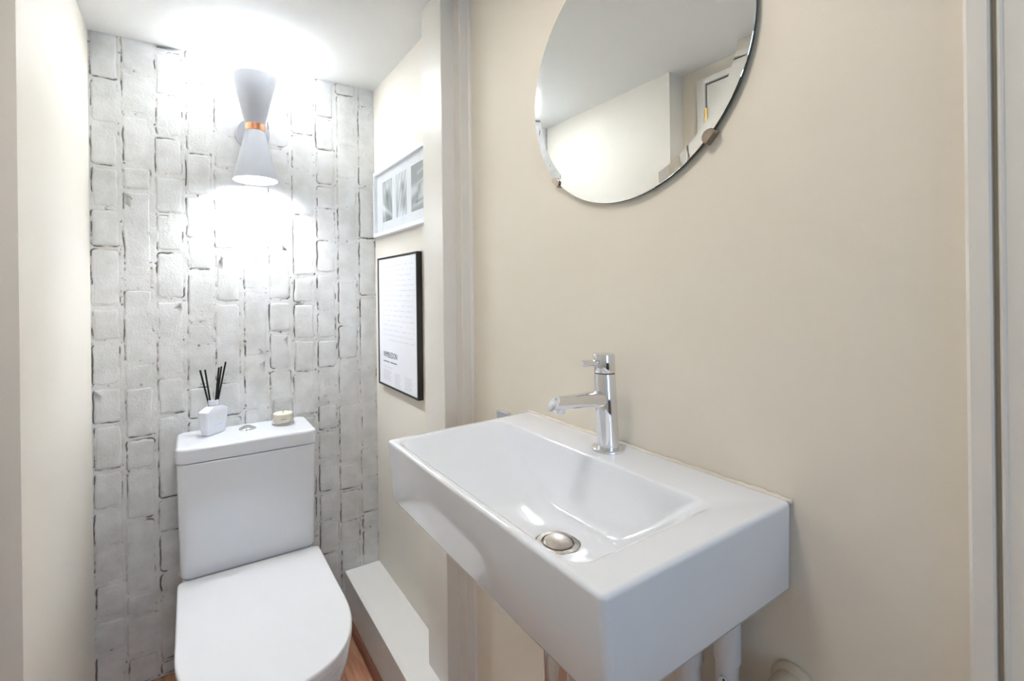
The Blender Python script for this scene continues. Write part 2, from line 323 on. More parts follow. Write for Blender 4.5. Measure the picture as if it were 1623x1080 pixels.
# bedding surface (mortar) as a relief, with the cracks of the paint kept as wear
STEP = 0.0025
gx = np.arange(XL, XA + STEP * 0.5, STEP); gz = np.linspace(0, H, int(H / STEP))
X, Z = np.meshgrid(gx, gz); nz, nx = X.shape
def outline_d(X, Z, r):
    xa, xb, za, zb = r[:4]; rad = 0.010
    qx = np.abs(X - (xa + xb) / 2) - (xb - xa) / 2 + rad; qz = np.abs(Z - (za + zb) / 2) - (zb - za) / 2 + rad
    return np.hypot(np.maximum(qx, 0), np.maximum(qz, 0)) + np.minimum(np.maximum(qx, qz), 0) - rad
wob = 0.007 * (fb(X, Z, 0.03, 11) - 0.5)
crack = np.zeros_like(X); stain = np.zeros_like(X); dmin = np.full_like(X, 9.0)
for r in rects:
    sx = (gx > r[0] - 0.02) & (gx < r[1] + 0.02); sz = (gz > r[2] - 0.02) & (gz < r[3] + 0.02)
    ix = np.ix_(sz, sx); x, z = X[ix], Z[ix]
    dd = outline_d(x, z, r); dmin[ix] = np.minimum(dmin[ix], dd)
    e = np.abs(dd - 0.0012 + wob[ix])
    left = np.clip((r[0] + 0.006 - x) / 0.006, 0, 1); bot = np.clip((r[2] + 0.006 - z) / 0.006, 0, 1); right = np.clip((x - r[1] + 0.006) / 0.006, 0, 1); top = np.clip((z - r[3] + 0.006) / 0.006, 0, 1)
    gate = np.maximum.reduce([left * 0.95, bot * (0.25 + 0.75 * r[5]), right * 0.75 * r[6], top * 0.7 * (r[7] > 0.6)])
    vis = np.clip((fb(x, z, 0.05, 23) * 0.75 + fb(x, z, 0.012, 29) * 0.25 + gate * 0.40 - 0.83) / 0.10, 0, 1)
    crack[ix] = np.maximum(crack[ix], np.clip(1.25 - e / 0.0026, 0, 1) * vis)
    soft = 0.6 * np.clip((fb(x, z, 0.06, 41) + gate * 0.45 - 0.72) / 0.3, 0, 1)
    stain[ix] = np.maximum(stain[ix], np.clip(1 - e / 0.0048, 0, 1) * soft)
chips = []
for r in rects:      # places where the paint has broken away, mostly at brick corners
    for (x, z) in ((r[0] - 0.001, r[2]), (r[1] + 0.003, r[2]), (r[0] - 0.002, r[3]), (r[1] + 0.003, r[3]), ((r[0] + r[1]) / 2, r[2] - 0.003)):
        if rng.random() < 0.33: chips.append((x + rng.normal(0, 0.002), z + rng.normal(0, 0.004), rng.uniform(0.0018, 0.0045), rng.uniform(0.6, 1.8)))
for x0, z0, rad, asp in chips:
    sx = np.abs(gx - x0) < 0.012; sz = np.abs(gz - z0) < 0.012; ix = np.ix_(sz, sx)
    if crack[ix].size: crack[ix] = np.maximum(crack[ix], np.clip(1.6 - np.hypot((X[ix] - x0) * asp, (Z[ix] - z0) / asp) / rad - 1.2 * fb(X[ix], Z[ix], 0.006, 91), 0, 1))
sp = np.clip((fb(X, Z, 0.009, 57) - 0.80) / 0.05, 0, 1) * (fb(X, Z, 0.05, 61) > 0.55)
crack = np.maximum(crack, sp * 0.9)
Yd = D + 0.0001 + 0.0022 * (fb(X, Z, 0.035, 71) - 0.5) + crack * 0.0022
V = np.stack([X, Yd, Z], -1).reshape(-1, 3)
idx = np.arange(nx * nz).reshape(nz, nx)
quads = np.stack([idx[:-1, :-1], idx[:-1, 1:], idx[1:, 1:], idx[1:, :-1]], -1).reshape(-1, 4)
me = bpy.data.meshes.new('wall_back'); me.vertices.add(len(V)); me.vertices.foreach_set('co', V.astype(np.float32).ravel())
me.loops.add(len(quads) * 4); me.loops.foreach_set('vertex_index', quads.astype(np.int32).ravel())
me.polygons.add(len(quads)); me.polygons.foreach_set('loop_start', np.arange(0, len(quads) * 4, 4, dtype=np.int32))
me.update(calc_edges=True); me.polygons.foreach_set('use_smooth', np.ones(len(quads), dtype=bool))
ca = me.color_attributes.new('wear', 'FLOAT_COLOR', 'POINT')
ca.data.foreach_set('color', np.stack([crack, stain * 0.8, crack * 0, crack * 0 + 1], -1).reshape(-1, 4).astype(np.float32).ravel())
me.materials.append(M['brick']); wb = bpy.data.objects.new('wall_back', me); col.objects.link(wb)
struct(wb, 'white painted back wall of bricks laid on end, cracked and worn, behind the toilet', 'wall')
box('wall_backing', (XL - 0.12, D + 0.012, 0), (0.1, D + 0.1, H), M['brick'], wb)
def n1(x, z, s, seed): return float(fb(np.array([[x]]), np.array([[z]]), s, seed)[0, 0])
for bi, r in enumerate(rects):
    xa, xb, za, zb = r[:4]
    if zb - za < 0.015: continue
    hgt = 0.0002 + 0.0013 * r[5]
    # outline of 20 points with soft, uneven corners, then two inset loops and a slightly domed top
    P = rr((xa + xb) / 2, (za + zb) / 2, (xb - xa) / 2, (zb - za) / 2, 0.005 + 0.005 * r[6], 2)
    P = [q_ for a_, b_ in zip(P, P[1:] + P[:1]) for q_ in ((a_, ((2 * a_[0] + b_[0]) / 3, (2 * a_[1] + b_[1]) / 3), ((a_[0] + 2 * b_[0]) / 3, (a_[1] + 2 * b_[1]) / 3)) if math.dist(a_, b_) > 0.03 else (a_,))]
    J = [(random.uniform(-.0022, .0022), random.uniform(-.0022, .0022)) for _ in P]
    tilt = (random.uniform(-.008, .008), random.uniform(-.005, .005)); cxm, czm = (xa + xb) / 2, (za + zb) / 2
    def lp(ins, y):
        fx, fz = 1 - 2 * ins / (xb - xa), 1 - 2 * ins / (zb - za)
        return [(min(cxm + (px - cxm) * fx + jx, XA - 0.0008) if xb > -0.03 else max(cxm + (px - cxm) * fx + jx, XL + 0.0008), D + 0.0005 - y - (tilt[0] * (px - cxm) + tilt[1] * (pz - czm)) * (y > 0), min(max(czm + (pz - czm) * fz + jz, 0.001), H - 0.0005)) for (px, pz), (jx, jz) in zip(P, J)]
    L = [lp(0, -0.0012), lp(0.0022, hgt * 0.55), lp(0.0065, hgt), lp(min(0.02, (xb - xa) * .3, (zb - za) * .3), hgt + 0.0003)]
    o = loft('brick', L, M['brick'], wb, cap0=False)

# ------------------------------------------------------------------ pipe boxing along the alcove wall
bx = empty('pipe_boxing', (-0.08, 1.45, 0), 'low white boxed-in ledge along the alcove wall beside the toilet', 'ledge')
def loc(o, parent):      # keep world placement of a child under a moved parent
    o.matrix_parent_inverse = parent.matrix_basis.inverted() if parent.matrix_basis != Matrix() else Matrix(); return o
bpy.context.view_layer.update()
def under(parent, *objs):
    bpy.context.view_layer.update()
    inv = parent.matrix_world.inverted()
    for o in objs: o.parent = parent; o.matrix_parent_inverse = inv
    return objs[0]
LX, LZ = -0.1486, 0.1553
under(bx, box('top_board', (LX, 1.104, LZ - 0.018), (XA - 0.0005, D - 0.004, LZ), M['ledge'], bevel=0.0015), )
under(bx, box('front_board', (LX + 0.002, 1.104, 0.0005), (LX + 0.020, D - 0.004, LZ - 0.0182), M['ledge'], bevel=0.001))
under(bx, box('end_board', (LX + 0.0205, 1.104, 0.0005), (XA - 0.062, 1.118, LZ - 0.0182), M['ledge'], bevel=0.001))
q = [(LX, 0.0), (LX - 0.018, 0.0)] + [(LX - 0.018 + 0.018 * (1 - math.cos(t)), 0.018 * math.sin(t)) for t in np.linspace(0.15, math.pi / 2, 7)]
t5 = fixn(loft('trim_5', [[(x + 0.0015, 1.104, z + 0.0003) for x, z in q], [(x + 0.0015, D - 0.004, z + 0.0003) for x, z in q]], M['beading'], smooth=False)); struct(t5, 'dark wood quarter-round beading at the foot of the ledge', 'trim')

# ------------------------------------------------------------------ toilet
TX = -0.4907
toi = empty('toilet', (TX, 1.42, 0), 'white close-coupled toilet with its lid closed, against the brick wall', 'toilet')
def cis(z, ins=0):
    t = (z - 0.386) / 0.34
    hx = 0.1905 + 0.0065 * t - ins; y0, y1 = 1.5945 - 0.002 * t + ins, 1.7925 - ins
    return [(x, y, z) for x, y in rr(TX, (y0 + y1) / 2, hx, (y1 - y0) / 2, 0.022, 6)]
under(toi, loft('cistern', [cis(0.386, 0.012), cis(0.3875, 0.006), cis(0.393, 0.002), cis(0.40), cis(0.55), cis(0.722), cis(0.7265, 0.002)], M['ceramic'], wn=True))
lo = lambda ins: rr(TX, 1.692, 0.1995 - ins, 0.1015 - ins, 0.027 - ins * 0.7, 8)
lid = slab('cistern_lid', lo, 0.7285, 0.7745, 0.010, M['ceramic'], seg=5, r0=0.003); under(toi, lid)
BX, BY, BZ = -0.4878, 1.718, 0.7745
btn = revolve('flush_button', [(0.0, BZ + 0.0125), (0.006, BZ + 0.0118), (0.012, BZ + 0.0098), (0.018, BZ + 0.0068), (0.0225, BZ + 0.0048), (0.0235, BZ + 0.0035), (0.0255, BZ + 0.003), (0.027, BZ + 0.0012), (0.027, BZ - 0.002), (0.0, BZ - 0.002)], M['chrome'], loc=(BX, BY, 0), n=40)
under(lid, btn)
sp_ = box('button_split', (BX - 0.0215, BY - 0.0006, BZ + 0.0042), (BX + 0.0215, BY + 0.0006, BZ + 0.0048), M['dark']); under(lid, sp_)
def dshape(ins=0.0, hx=0.1975, yb=1.582, yc=1.27, yf=1.034, n=26, p=2.25, rb=0.014):
    P = []; a, b = hx - ins, yc - yf - ins; yb_ = yb - ins
    for i in range(2 * n + 1):
        t = math.pi + math.pi * i / (2 * n); c, s = math.cos(t), math.sin(t)
        P.append((TX + math.copysign(abs(c) ** (2 / p), c) * a, yc + math.copysign(abs(s) ** (2 / p), s) * b))
    r = max(rb - ins * 0.5, 0.002)
    for i in range(5): t = math.pi / 2 * i / 4; P.append((TX + a - r + r * math.cos(t), yb_ - r + r * math.sin(t)))
    for i in range(5): t = math.pi / 2 + math.pi / 2 * i / 4; P.append((TX - a + r + r * math.cos(t), yb_ - r + r * math.sin(t)))
    return P
under(toi, slab('seat_lid', lambda i: dshape(i), 0.3775, 0.3975, 0.006, M['plastic'], seg=4, r0=0.002))
under(toi, slab('seat', lambda i: dshape(i + 0.003), 0.3585, 0.3755, 0.003, M['plastic'], seg=3, r0=0.002))
def pan(z, ins, yf, yb=1.58): return [(x, y, z) for x, y in dshape(ins, yf=yf, yb=yb, rb=0.03)]
under(toi, loft('pan', [pan(0.0005, 0.062, 1.20, 1.70), pan(0.01, 0.058, 1.195, 1.70), pan(0.10, 0.056, 1.185, 1.70), pan(0.20, 0.036, 1.115, 1.66), pan(0.28, 0.014, 1.058, 1.60), pan(0.325, 0.007, 1.042, 1.58), pan(0.352, 0.006, 1.04, 1.578), pan(0.3565, 0.010, 1.044, 1.574)], M['ceramic']))
under(toi, slab('pan_deck', lambda i: rr(TX, 1.682, 0.186 - i, 0.106 - i, 0.03, 6), 0.30, 0.3855, 0.006, M['ceramic'], seg=3))
for sx in (-0.075, 0.075): under(toi, tube('seat_hinge', [(TX + sx - 0.018, 1.586, 0.375), (TX + sx + 0.018, 1.586, 0.375)], 0.0065, M['chrome']))

# ------------------------------------------------------------------ reed diffuser
ZL = 0.7745
dif = empty('reed_diffuser', (-0.587, 1.722, ZL + 0.0003), 'white reed diffuser bottle with black reeds on the cistern lid', 'diffuser', rz=math.radians(45))
def bl(z, hx, hy, r=0.008): return [(x, y, z) for x, y in rr(0, 0, hx, hy, r, 5)]
body = loft('bottle', [bl(0, 0.034, 0.012), bl(0.002, 0.038, 0.0145), bl(0.030, 0.043, 0.0165), bl(0.066, 0.0475, 0.018), bl(0.074, 0.0475, 0.018), bl(0.078, 0.045, 0.0172), bl(0.087, 0.024, 0.0155), bl(0.089, 0.018, 0.0145)], M['bottle'], dif, wn=True)
revolve('neck', [(0.0, 0.088), (0.0135, 0.088), (0.0135, 0.093), (0.0155, 0.094), (0.0155, 0.107), (0.0145, 0.108), (0.011, 0.108), (0.011, 0.1), (0, 0.1)], M['bottle'], dif, n=28)
revolve('emblem', [(0.0, -0.00005), (0.0075, -0.00005), (0.0075, -0.0006), (0, -0.0006)], M['gold'], dif, n=24, loc=(0.004, -0.0172, 0.055), axis='Y')
def text_mesh(name, s, size, m, parent, matrix, sx=1.0, ext=0.0003, spacing=1.0):
    cu = bpy.data.curves.new(name, 'FONT'); cu.body = s; cu.size = size; cu.extrude = ext; cu.align_x = 'LEFT'; cu.space_character = spacing; cu.resolution_u = 4
    t = bpy.data.objects.new(name, cu); col.objects.link(t); bpy.context.view_layer.update()
    me = bpy.data.meshes.new_from_object(t.evaluated_get(bpy.context.evaluated_depsgraph_get())); bpy.data.objects.remove(t); bpy.data.curves.remove(cu)
    for v in me.vertices: v.co.x *= sx
    me.materials.clear(); me.materials.append(m); o = bpy.data.objects.new(name, me); col.objects.link(o)
    o.parent = parent; o.matrix_local = matrix; return o
for i, (a, b) in enumerate(((-0.014, -0.010), (-0.008, -0.002), (0.001, 0.004), (0.006, 0.013), (0.014, 0.018))):
    box('print_line', (a + 0.002, -0.0171, 0.0295), (b + 0.002, -0.0166, 0.0312), M['faint'], dif)
cR = math.cos(math.radians(-45)); sR = math.sin(math.radians(-45))
for (wx, wz), by in (((-0.612, 0.2215), 0.0), ((-0.598, 0.2205), 0.004), ((-0.559, 0.2265), -0.003), ((-0.551, 0.2265), 0.005), ((-0.539, 0.2420), 0.0)):
    dx, dy = wx + 0.587 - 0.011, by * 2
    lx, ly = dx * cR - dy * sR, dx * sR + dy * cR
    tube('reed', [(lx * -0.12, ly * -0.12, 0.012), (lx, ly, wz - 0.015)], 0.0027, M['reed'], dif, 8)

# ------------------------------------------------------------------ candle
cdl = empty('candle', (-0.378, 1.712, ZL + 0.0003), 'cream wax candle in a clear glass jar on the cistern lid', 'candle')
revolve('jar', [(0.0, 0.0), (0.034, 0.0), (0.0365, 0.002), (0.0365, 0.006), (0.0345, 0.010), (0.0345, 0.070), (0.0325, 0.074), (0.0325, 0.082), (0.0315, 0.083), (0.0305, 0.082), (0.0305, 0.074), (0.0325, 0.069), (0.0325, 0.0125), (0.030, 0.011), (0.0, 0.011)], M['jar'], cdl, n=48)
revolve('wax', [(0.0, 0.0113), (0.0318, 0.0113), (0.0322, 0.013), (0.0322, 0.037), (0.031, 0.038), (0.0, 0.0375)], M['wax'], cdl, n=40)
tube('wick', [(0, 0, 0.037), (0.001, 0, 0.046)], 0.0008, M['reed'], cdl, 6)
box('label', (-0.012, -0.0351, 0.023), (0.006, -0.0347, 0.0242), M['beading'], cdl)

# ------------------------------------------------------------------ wall lamp
SX, SY = -0.4555, D - 0.09
lamp = empty('wall_lamp', (SX, D - 0.0045, 1.776), 'white hourglass up-and-down wall lamp with copper band, on the brick wall', 'wall lamp')
under(lamp, revolve('back_plate', [(0.0, -0.022), (0.050, -0.022), (0.054, -0.019), (0.055, -0.015), (0.055, 0.0), (0.0, 0.0)], M['lampwhite'], loc=(SX, D - 0.004, 1.776), axis='Y', n=56))
under(lamp, tube('arm', [(SX, D - 0.022, 1.776), (SX, SY + 0.026, 1.776)], 0.011, M['lampwhite']))
under(lamp, revolve('upper_shade', [(0.0, 1.789), (0.0300, 1.7875), (0.0693, 1.9425), (0.0697, 1.9445), (0.0680, 1.9447), (0.0290, 1.796), (0.0, 1.796)], M['lampwhite'], loc=(SX, SY, 0), n=64))
under(lamp, revolve('lower_shade', [(0.0, 1.7635), (0.0300, 1.7645), (0.0690, 1.6032), (0.0694, 1.6013), (0.0677, 1.6011), (0.0290, 1.755), (0.0, 1.755)], M['lampwhite'], loc=(SX, SY, 0), n=64))
under(lamp, revolve('copper_band', [(0.0, 1.7872), (0.0308, 1.7872), (0.0314, 1.7865), (0.0314, 1.7658), (0.0308, 1.765), (0.0, 1.765)], M['copper'], loc=(SX, SY, 0), n=56))
for nm, z0, s in (('bulb', 1.830, 1), ('bulb', 1.690, -1)):
    zc = z0
    b_ = revolve(nm, [(0.0, zc + s * 0.004), (0.018, zc + s * 0.002), (0.024, zc - s * 0.003), (0.020, zc - s * 0.016), (0.010, zc - s * 0.026), (0.008, 1.796 if s > 0 else 1.755), (0.0, 1.796 if s > 0 else 1.755)], M['bulb'], loc=(SX, SY, 0), n=32)
    under(lamp, b_)
    l = bpy.data.lights.new('lamp_light', 'POINT'); l.energy = LAMP_UP if s > 0 else LAMP_DOWN; l.color = (0.94, 0.975, 1.0); l.shadow_soft_size = 0.03
    lo_ = bpy.data.objects.new('lamp_light', l); col.objects.link(lo_); lo_.location = (SX, SY, zc + s * 0.028); under(lamp, lo_)

# ------------------------------------------------------------------ flush ceiling lamp, added to brighten the basin end (just out of the frame)
DX, DY = -0.52, 0.50
dl = empty('added_ceiling_lamp', (DX, DY, H), 'added round flush white ceiling lamp above the near end of the basin, out of view', 'added ceiling light')
under(dl, revolve('base_ring', [(0.118, H - 0.0002), (0.130, H - 0.0002), (0.130, H - 0.014), (0.126, H - 0.018), (0.118, H - 0.018)], M['lampwhite'], loc=(DX, DY, 0), n=48, closed=True))
under(dl, revolve('diffuser', [(0.0, H - 0.0155), (0.1175, H - 0.0155), (0.1175, H - 0.0003), (0.0, H - 0.0003)], M['diffuser'], loc=(DX, DY, 0), n=48))
l = bpy.data.lights.new('ceiling_fill_light', 'AREA'); l.shape = 'DISK'; l.size = 0.225; l.energy = CEILING_FILL_W; l.color = (1.0, 0.94, 0.87)
lo_ = bpy.data.objects.new('ceiling_fill_light', l); col.objects.link(lo_); lo_.location = (DX, DY, H - 0.0165); under(dl, lo_)

# ------------------------------------------------------------------ framed prints on the alcove wall (text runs towards -y)
def frame(root, y0, y1, z0, z1, depth, rim, m):
    xb, xf = XA - 0.0008, XA - depth
    for a, b in (((xf, y0, z0), (xb, y0 + rim, z1)), ((xf, y1 - rim, z0), (xb, y1, z1)), ((xf, y0 + rim, z0), (xb, y1 - rim, z0 + rim)), ((xf, y0 + rim, z1 - rim), (xb, y1 - rim, z1))):
        under(root, box('frame_rail', a, b, m, bevel=0.0006, seg=1))
wf = empty('picture_frame', (XA, 1.4985, 1.4345), 'white box frame holding three black and white photos', 'picture')
FY0, FY1, FZ0, FZ1 = 1.243, 1.752, 1.4345, 1.683
frame(wf, FY0, FY1, FZ0, FZ1, 0.024, 0.014, M['whiteframe'])
under(wf, box('mount', (XA - 0.012, FY0 + 0.0142, FZ0 + 0.0142), (XA - 0.004, FY1 - 0.0142, FZ1 - 0.0142), M['matboard']))
def photo(ya, yb, za, zb, fn):
    n, m_ = 44, 66; u, v = np.meshgrid(np.linspace(0, 1, n), np.linspace(0, 1, m_))     # u: left to right, v: bottom to top
    g = np.clip(fn(u, v) + 0.06, 0, 1); verts = np.stack([np.full(u.shape, XA - 0.0123), ya + (yb - ya) * u, za + (zb - za) * v], -1).reshape(-1, 3)
    i = np.arange(n * m_).reshape(m_, n); f = np.stack([i[:-1, :-1], i[1:, :-1], i[1:, 1:], i[:-1, 1:]], -1).reshape(-1, 4).tolist()
    o = ob('photo', verts.tolist(), f, M['photo'])
    c = o.data.color_attributes.new('print', 'FLOAT_COLOR', 'POINT'); lin = g ** 2.2
    c.data.foreach_set('color', np.stack([lin * 0.95, lin * 0.985, lin * 1.02, lin * 0 + 1], -1).reshape(-1, 4).astype(np.float32).ravel())
    under(wf, o)
def G(u, v, a, b, s, t): return np.exp(-((u - a) / s) ** 2 - ((v - b) / t) ** 2)
def S(x, w=0.03): return 1 / (1 + np.exp(-x / w))
p1 = lambda u, v: 0.80 - 0.10 * v - 0.30 * G(u, v, .52, .62, .20, .13) + 0.12 * G(u, v, .5, .86, .22, .10) - 0.20 * S(0.55 - v, .05) * S(u - .25 - .3 * (.5 - v)) + 0.28 * S(.04 - np.abs(v - .30 + .30 * (u - .3)), .02) - 0.16 * S(.16 - v) - .05 * np.sin(19 * u + 9 * v)
p2 = lambda u, v: 0.82 - 0.28 * G(u, v, .62, .66, .16, .12) - 0.25 * G(u, v, .75, .30, .28, .22) + .10 * G(u, v, .35, .75, .1, .1) - 0.22 * G(u, v, .12, .22, .10, .25) - .06 * np.sin(23 * u - 13 * v) + .08 * G(u, v, .5, .05, .4, .1)
p3 = lambda u, v: 0.86 - 0.26 * S(v - .55) + .22 * S(.018 - np.abs(v - .80 - .10 * (u - .7)), .01) * (u > .5) + .24 * S(.015 - np.abs(v - .58 - .12 * (u - .7)), .01) * (u > .5) - .22 * G(u, v, .68, .47, .14, .10) - .10 * G(u, v, .72, .33, .18, .10) - 0.30 * S(.10 - np.abs(v - .24 - .15 * (u - .2)), .03) * S(.6 - u) - .28 * S(.025 - np.abs(v - .15 - .06 * u), .01) * (u > .35) - .25 * S(.07 - v + .06 * u, .02)
for (ya, yb), fn in zip(((1.6766, 1.583), (1.547, 1.4515), (1.4148, 1.3225)), (p1, p2, p3)): photo(ya, yb, 1.484, 1.634, fn)
under(wf, box('glazing', (XA - 0.0150, FY0 + 0.0142, FZ0 + 0.0142), (XA - 0.0140, FY1 - 0.0142, FZ1 - 0.0142), M['glass']))

bf = empty('poster_frame', (XA, 1.5428, 0.876), 'black framed white text poster below the photo frame', 'picture')
PY0, PY1, PZ0, PZ1 = 1.3628, 1.7227, 0.876, 1.352
frame(bf, PY0, PY1, PZ0, PZ1, 0.020, 0.0065, M['blackframe'])
under(bf, box('poster', (XA - 0.017, PY0 + 0.0067, PZ0 + 0.0067), (XA - 0.003, PY1 - 0.0067, PZ1 - 0.0067), M['paper']))
PXF = XA - 0.0173
TM = Matrix(((0, 0, -1, 0), (-1, 0, 0, 0), (0, 1, 0, 0), (0, 0, 0, 1)))      # text x -> -y, text y -> z, facing -x
def ptext(s, y, z, size, m, sx=1.0): 
    inv = bf.matrix_basis.inverted()
    return text_mesh('title' if len(s) > 3 else 'letters', s, size, m, bf, inv @ (Matrix.Translation((PXF, y, z)) @ TM), sx, 0.0002)
t_ = ptext('WIMBLEDON', 1.673, 0.984, 0.030, M['ink'], 0.74)
for i, (a, b) in enumerate(((1.673, 1.614), (1.606, 1.543))): under(bf, box('underline', (PXF - 0.0003, b, 0.9665), (PXF, a, 0.9700), M['ink']))
under(bf, box('subtitle', (PXF - 0.0003, 1.585, 0.9475), (PXF, 1.673, 0.9495), M['pinkink']))
mv, mf = [], []
def flat(y0, y1, z0, z1):
    k = len(mv); mv.extend([(PXF, y0, z0), (PXF, y1, z0), (PXF, y1, z1), (PXF, y0, z1)]); mf.append((k, k + 3, k + 2, k + 1))
for r_ in range(16):
    z = 1.315 - r_ * 0.0178
    for c_ in range(26):
        if random.random() < 0.86:
            y = 1.668 - c_ * 0.0108; w = random.uniform(0.003, 0.006); flat(y - w, y, z, z + random.uniform(0.0025, 0.0045))
for y0, n_, w0 in ((1.673, 7, 0.075), (1.565, 9, 0.06), (1.475, 8, 0.06)):
    for i in range(n_):
        z = 0.934 - i * 0.0058 - (0 if y0 > 1.6 else 0.002); yy = y0
        while yy > y0 - w0 * random.uniform(.7, 1): w = random.uniform(0.005, 0.012); flat(yy - w, yy, z, z + 0.0024); yy -= w + 0.003
o = ob('small_print', mv, mf, M['faint']); o['kind'] = 'stuff'; under(bf, o)

# ------------------------------------------------------------------ round mirror
MY, MZ, MR, MXB, MXF = 0.5609, 1.6017, 0.2282, -0.0050, -0.0100
mir = empty('round_mirror', (0, MY, MZ), 'frameless round mirror held by small metal clips above the basin', 'mirror')
def ring(r, x, n=160): return [(x, MY + r * math.cos(2 * math.pi * i / n), MZ + r * math.sin(2 * math.pi * i / n)) for i in range(n)]
under(mir, loft('mirror_backing', [ring(MR - 0.002, MXB + 0.0040), ring(MR, MXB + 0.001), ring(MR, MXF + 0.0022)], M['glassedge'], cap1=False, smooth=False))
under(mir, loft('mirror_face', [ring(MR, MXF + 0.0014), ring(MR - 0.0005, MXF + 0.0007), ring(MR - 0.018, MXF)], M['mirror'], cap0=False, cap1=True, smooth=False))
for ang in (-45, -135):
    a = math.radians(ang); c, s = math.cos(a), math.sin(a)
    e = [];  
    for x_, rr_ in ((-0.001, 0.0), (-0.0125, 0.0), (-0.0140, 0.0006)):
        pass
    def cp(t, rad, x): return (x, MY + rad * c - t * s, MZ + rad * s + t * c)
    N = 14; top = []; 
    arc = [(0.011 * math.cos(math.pi * i / N), -0.011 * 0.85 * math.sin(math.pi * i / N)) for i in range(N + 1)] 
    out = [(t, MR + 0.002 + q_) for t, q_ in arc] + [(-0.011, MR + 0.006), (0.011, MR + 0.006)]
    L = [[cp(t * f, MR + (q_ - MR) * 1.0, x) for t, q_ in out] for f, x in ((1, MXF - 0.0008), (1, MXF - 0.0026), (0.93, MXF - 0.0036))]
    under(mir, loft('clip_tab', L, M['clip'], smooth=False))
    out2 = [(0.011, MR + 0.0008), (0.011, MR + 0.006), (-0.011, MR + 0.006), (-0.011, MR + 0.0008)]
    under(mir, loft('clip_foot', [[cp(t, q_, x) for t, q_ in out2] for x in (-0.0008, MXF - 0.0009)], M['clip'], smooth=False))

# ------------------------------------------------------------------ basin
ZT, ZB = 0.9526, 0.8400
bas = empty('wash_basin', (0, 0.56, ZB), 'rectangular white ceramic wash basin fixed to the cream wall', 'basin')
def bq(u, v, z):
    """u 0..1 wall->front, v 0..1 near->far, skew and draft of the casting"""
    yn, yf = 0.3005 - 0.008 * u, 0.834 - 0.020 * u
    dr = (ZT - z) / (ZT - ZB); xf = -0.3435 + 0.010 * max(0, min(1, dr))
    x = -0.0015 + (xf + 0.0015) * u
    d0 = 0.004 * max(0, min(1, dr)); yn, yf = yn + d0 * 0.5, yf - d0
    return (x, yn + (yf - yn) * v, z)
LU, LV = 0.342, 0.525
def loopuv(u0, u1, v0, v1, r, z, n=10):   # distances in metres from wall / from near end
    return [bq(a / LU, b / LV, z) for a, b in rr((u0 + u1) / 2, (v0 + v1) / 2, (u1 - u0) / 2, (v1 - v0) / 2, r, n)]
def outer(ins, z, r=0.009): return [bq(a / LU, b / LV, z) for a, b in rr(LU / 2, LV / 2, LU / 2 - ins, LV / 2 - ins, max(r - ins, 0.003), 10)]
Ls = [outer(0.012, ZB), outer(0.004, ZB), outer(0.001, ZB + 0.002), outer(0, ZB + 0.006), outer(0, ZB + 0.05), outer(0, ZT - 0.006)]
for t in (18, 36, 54, 72, 90): a = math.radians(t); Ls.append(outer(0.006 - 0.006 * math.cos(a), ZT - 0.006 + 0.006 * math.sin(a)))
Ls.append(outer(0.010, ZT))
# bowl: rim outline then wall loops to the sunk floor
RU0, RU1, RV0, RV1 = 0.092, 0.326, 0.050, 0.503
FU0, FU1, FV0, FV1, ZF = 0.135, 0.305, 0.140, 0.345, 0.8600
def bowl(t, z, r):
    # each side runs in at its own pace: front and wall sides steep, far end long and sloping
    f = lambda k: t ** k
    u0 = RU0 + (FU0 - RU0) * f(1.25); u1 = RU1 + (FU1 - RU1) * f(1.3); v0 = RV0 + (FV0 - RV0) * f(0.85); v1 = RV1 + (FV1 - RV1) * f(1.0)
    return loopuv(u0, u1, v0, v1, r, z)
dep = ZT - ZF
Ls += [loopuv(RU0 - 0.006, RU1 + 0.006, RV0 - 0.008, RV1 + 0.006, 0.022, ZT - 0.0001), loopuv(RU0 - 0.002, RU1 + 0.003, RV0 - 0.003, RV1 + 0.003, 0.024, ZT - 0.0010), bowl(0, ZT - 0.004, 0.026)]
for t in np.linspace(0.07, 1, 14): Ls.append(bowl(t, ZT - 0.004 - (dep - 0.004) * (1 - (1 - t) ** 1.35) , 0.026 + 0.03 * t))
WU, WV, WR = 0.1993, 0.2230, 0.0315
last = Ls[-1]; wpos = Vector(bq(WU / LU, WV / LV, ZF))
cc = [Vector(p) for p in last]
for t, dz in ((0.3, 0.0006), (0.65, 0.0012), (0.88, 0.0018), (1.0, 0.0030)):
    L = []
    for p in cc:
        d = p - wpos; d.z = 0; ang = math.atan2(d.y, d.x); q_ = wpos + Vector((math.cos(ang), math.sin(ang), 0)) * (WR + 0.001)
        P_ = p.lerp(q_, t); P_.z = ZF - dz; L.append(tuple(P_))
    Ls.append(L)
bo = loft('basin_body', Ls, M['ceramic'], cap0=True, cap1=False)
under(bas, bo)
wz = ZF - 0.003
waste = revolve('waste', [(0.0, wz - 0.012), (WR + 0.0005, wz - 0.012), (WR + 0.0008, wz - 0.001), (WR - 0.001, wz + 0.0006), (0.0235, wz + 0.0008), (0.0225, wz - 0.003), (0.0, wz - 0.003)], M['steel'], loc=(wpos.x, wpos.y, 0), n=56); under(bas, waste)
plug = revolve('plug', [(0.0, wz + 0.0045), (0.014, wz + 0.0040), (0.0195, wz + 0.0028), (0.021, wz + 0.001), (0.021, wz - 0.0028), (0.0, wz - 0.0028)], M['steel'], loc=(wpos.x, wpos.y, 0), n=56); under(waste, plug)
sv = []
